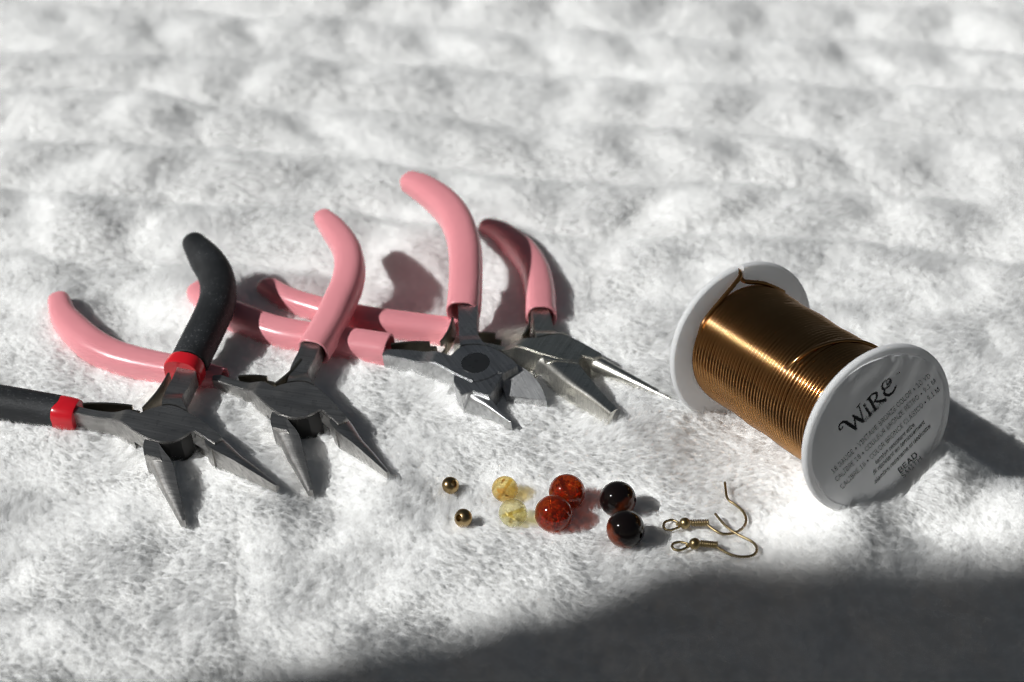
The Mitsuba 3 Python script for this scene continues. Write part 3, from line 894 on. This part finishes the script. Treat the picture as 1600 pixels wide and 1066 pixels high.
def crackle(r, hole, n, seed, size):
    """Fracture flakes inside a crackle glass bead."""
    g = np.random.default_rng(seed)
    out_v, out_f = [], []
    while len(out_v) < n:
        c = g.normal(0, 1, 3)
        c = c / np.linalg.norm(c) * r * g.uniform(.45, .80)
        u = unit(np.cross(unit(c) + g.normal(0, .5, 3), g.normal(0, 1, 3)))
        w = unit(np.cross(u, unit(c) + g.normal(0, .6, 3)))
        k = 7
        a = np.sort(g.uniform(0, 2 * np.pi, k))
        s = size * r * g.uniform(.5, 1.0) * g.uniform(.6, 1, k)
        pts = c + s[:, None] * (np.cos(a)[:, None] * u + np.sin(a)[:, None] * w)
        if np.linalg.norm(pts, axis=1).max() > r * .93 or np.hypot(pts[:, 0], pts[:, 1]).min() < hole:
            continue
        b = 7 * len(out_v)
        out_v.append(pts)
        out_f += [(b, b + i, b + i + 1) for i in range(1, k - 1)]
    return trimesh.Trimesh(np.vstack(out_v), np.array(out_f), process=False)


def glass_bead(key, x, y, r, axis, shell, flake, core, n, seed, size):
    at = seat(x, y, r)
    add(key, turned(bead_mesh(r, .16 * r), axis, at), shell, smooth=40)
    if n:
        add(key + '__crackle', turned(crackle(r, .2 * r, n, seed, size), axis, at), flake, smooth=False)


def metal_bead(key, x, y, r, axis):
    at = seat(x, y, r, .3)
    add(key, turned(bead_mesh(r, .38 * r, .84), axis, at), 'antique_gold', smooth=40)


metal_bead('metal_bead', -13.8, -62.6, 2.0, [.45, -.45, .75])
tag('metal_bead', 'small antique gold metal bead, farther of the two', 'bead', 'antique gold metal beads')
metal_bead('metal_bead_001', -10.7, -74.6, 2.1, [-.6, -.62, .5])
tag('metal_bead_001', 'small antique gold metal bead, nearer of the two', 'bead', 'antique gold metal beads')
glass_bead('yellow_glass_bead', -1.6, -64.9, 2.95, [.5, .2, .8], 'honey_glass', 'honey_flake', None, 5, 5, .45)
tag('yellow_glass_bead', 'honey yellow crackle glass bead with orange tint, farther of the pair', 'bead', 'pale yellow glass beads')
glass_bead('yellow_glass_bead_001', 0.2, -73.8, 3.15, [.8, -.2, .5], 'pale_honey_glass', 'honey_flake_pale', None, 4, 6, .45)
tag('yellow_glass_bead_001', 'clearest pale yellow glass bead, nearer of the pair', 'bead', 'pale yellow glass beads')
glass_bead('red_glass_bead', 12.2, -67.5, 4.05, [-.4, .2, .9], 'amber_glass', 'amber_flake', None, 110, 7, .2)
tag('red_glass_bead', 'translucent amber red crackle glass bead behind its twin', 'bead', 'amber red glass beads')
glass_bead('red_glass_bead_001', 9.1, -75.4, 4.15, [.15, -.8, -.55], 'amber_glass', 'amber_flake', None, 110, 8, .2)
tag('red_glass_bead_001', 'translucent amber red crackle glass bead in front, its hole facing down', 'bead', 'amber red glass beads')


def dark_bead(key, x, y, r, axis, mat):
    add(key, turned(bead_mesh(r, .15 * r), axis, seat(x, y, r)), mat, smooth=40)


dark_bead('dark_stone_bead', 23.4, -70.1, 4.05, [-.9, .3, -.2], 'dark_agate')
tag('dark_stone_bead', 'glossy dark brown bead behind the one with a red side', 'bead', 'dark brown beads')
dark_bead('dark_stone_bead_001', 24.6, -80.8, 4.15, [.80, -.62, .05], 'dark_agate_red')
tag('dark_stone_bead_001', 'glossy near black bead with red brown side, nearest the camera', 'bead', 'dark brown beads')


# ------------------------------------------------------------------ earring hooks
def hook(key, loop, ball, coil, wire, lift):
    def on(p, dz=0.0):
        return np.array([p[0], p[1], float(height(p[0], p[1])) + 1.0 + dz])
    lp = catmull([on(p, .15) for p in loop + loop[:1]], 50)
    c0, c1 = on(coil[0], .75), on(coil[1], .75)
    b = on(ball, .75)
    st = np.vstack([catmull([lp[len(lp) * 3 // 8], b], 8)])
    add(key + '__loop', trimesh.util.concatenate([tube(lp, .28, 10, False), tube(np.linspace(b - unit(b - lp.mean(0)) * 2.0, c1 + (c1 - c0) * .05, 12), .29, 10)]), 'antique_brass', smooth=True)
    s = trimesh.creation.icosphere(3, 1.28)
    add(key + '__ball', trimesh.Trimesh(s.vertices + b, s.faces, process=False), 'antique_brass', smooth=True)
    d = unit(c1 - c0)
    L = np.linalg.norm(c1 - c0)
    x = unit(np.cross(d, [0, 0, 1]))
    y = np.cross(x, d)
    t = np.linspace(0, 1, 220)
    k = 7.5
    helix = c0 + d * (t[:, None] * L) + .60 * (np.cos(2 * np.pi * k * t)[:, None] * x + np.sin(2 * np.pi * k * t)[:, None] * y)
    add(key + '__coil', tube(helix, .215, 8), 'antique_brass', smooth=True)
    w = catmull([c1 - d * .6] + [on(p, z) for p, z in zip(wire, lift)], 70)
    add(key + '__hook_wire', tube(w, np.linspace(.31, .27, 70), 10), 'antique_brass', smooth=True)


hook('earring_hook', [(33.2, -76.2), (33.6, -77.4), (34.8, -77.6), (36.6, -76.6), (36.7, -75.4), (35.3, -74.2), (33.7, -74.8)], (37.9, -76.2), [(39.1, -76.2), (43.0, -76.2)],
     [(44.0, -78.2), (45.9, -79.4), (48.4, -78.9), (50.5, -77.2), (51.5, -74.6), (51.1, -71.8), (49.5, -69.2), (48.0, -67.1), (47.9, -61.6)], [.4, .3, .3, .3, .3, .3, .4, .6, 1.0])
tag('earring_hook', 'antique brass earring hook wire, farther of the two, its end bent upward', 'earring hook', 'antique brass earring hooks')
hook('earring_hook_001', [(34.6, -83.2), (35.1, -84.3), (36.3, -84.6), (38.1, -83.7), (38.2, -82.8), (36.5, -81.9), (35.1, -82.2)], (39.5, -83.6), [(40.7, -83.6), (44.3, -84.0)],
     [(45.4, -85.4), (47.7, -86.8), (50.1, -87.2), (52.0, -86.7), (52.8, -84.8), (52.0, -82.5), (48.8, -79.6), (46.6, -76.9), (44.8, -73.0)], [.4, .3, .3, .3, .3, .4, .7, .9, 1.0])
tag('earring_hook_001', 'antique brass earring hook wire, nearer of the two', 'earring hook', 'antique brass earring hooks')

# ------------------------------------------------------------------ added cloth panel, unseen, its outline shaped to shade the near edge of the blanket
edge_z = [-20, 817, 937, 959, 987, 999, 1013, 1027, 1039, 1051, 1061, 1070, 1078, 1087, 1099, 1112, 1124, 1224, 1700]
edge_y = [-514, -510, -510, -514, -518, -518, -518, -517, -517, -515, -514, -516, -520, -526, -531, -535, -540, -536, -532]
cz = np.linspace(-20, 1700, 300)
ce = np.interp(cz, edge_z, edge_y)
cs_ = np.linspace(0, 1, 120)
Y = ce[:, None] - cs_[None] * 900
X = -1150 - 22 * np.sin(cs_[None] * 55) * sstep(0, .08, cs_[None]) + 0 * Y
Zc = np.broadcast_to(cz[:, None], Y.shape)
f1 = np.stack([X + 1, Y, Zc], -1)
f2 = np.stack([X - 1, Y, Zc], -1)
ring = np.concatenate([f1, f2[:, ::-1]], 1)
add('shadow_curtain', loft(ring), 'shadow_curtain_cloth', smooth=40)
tag('shadow_curtain', 'added pale grey cloth in soft folds, out of view, shading the near blanket', 'shadow_curtain')
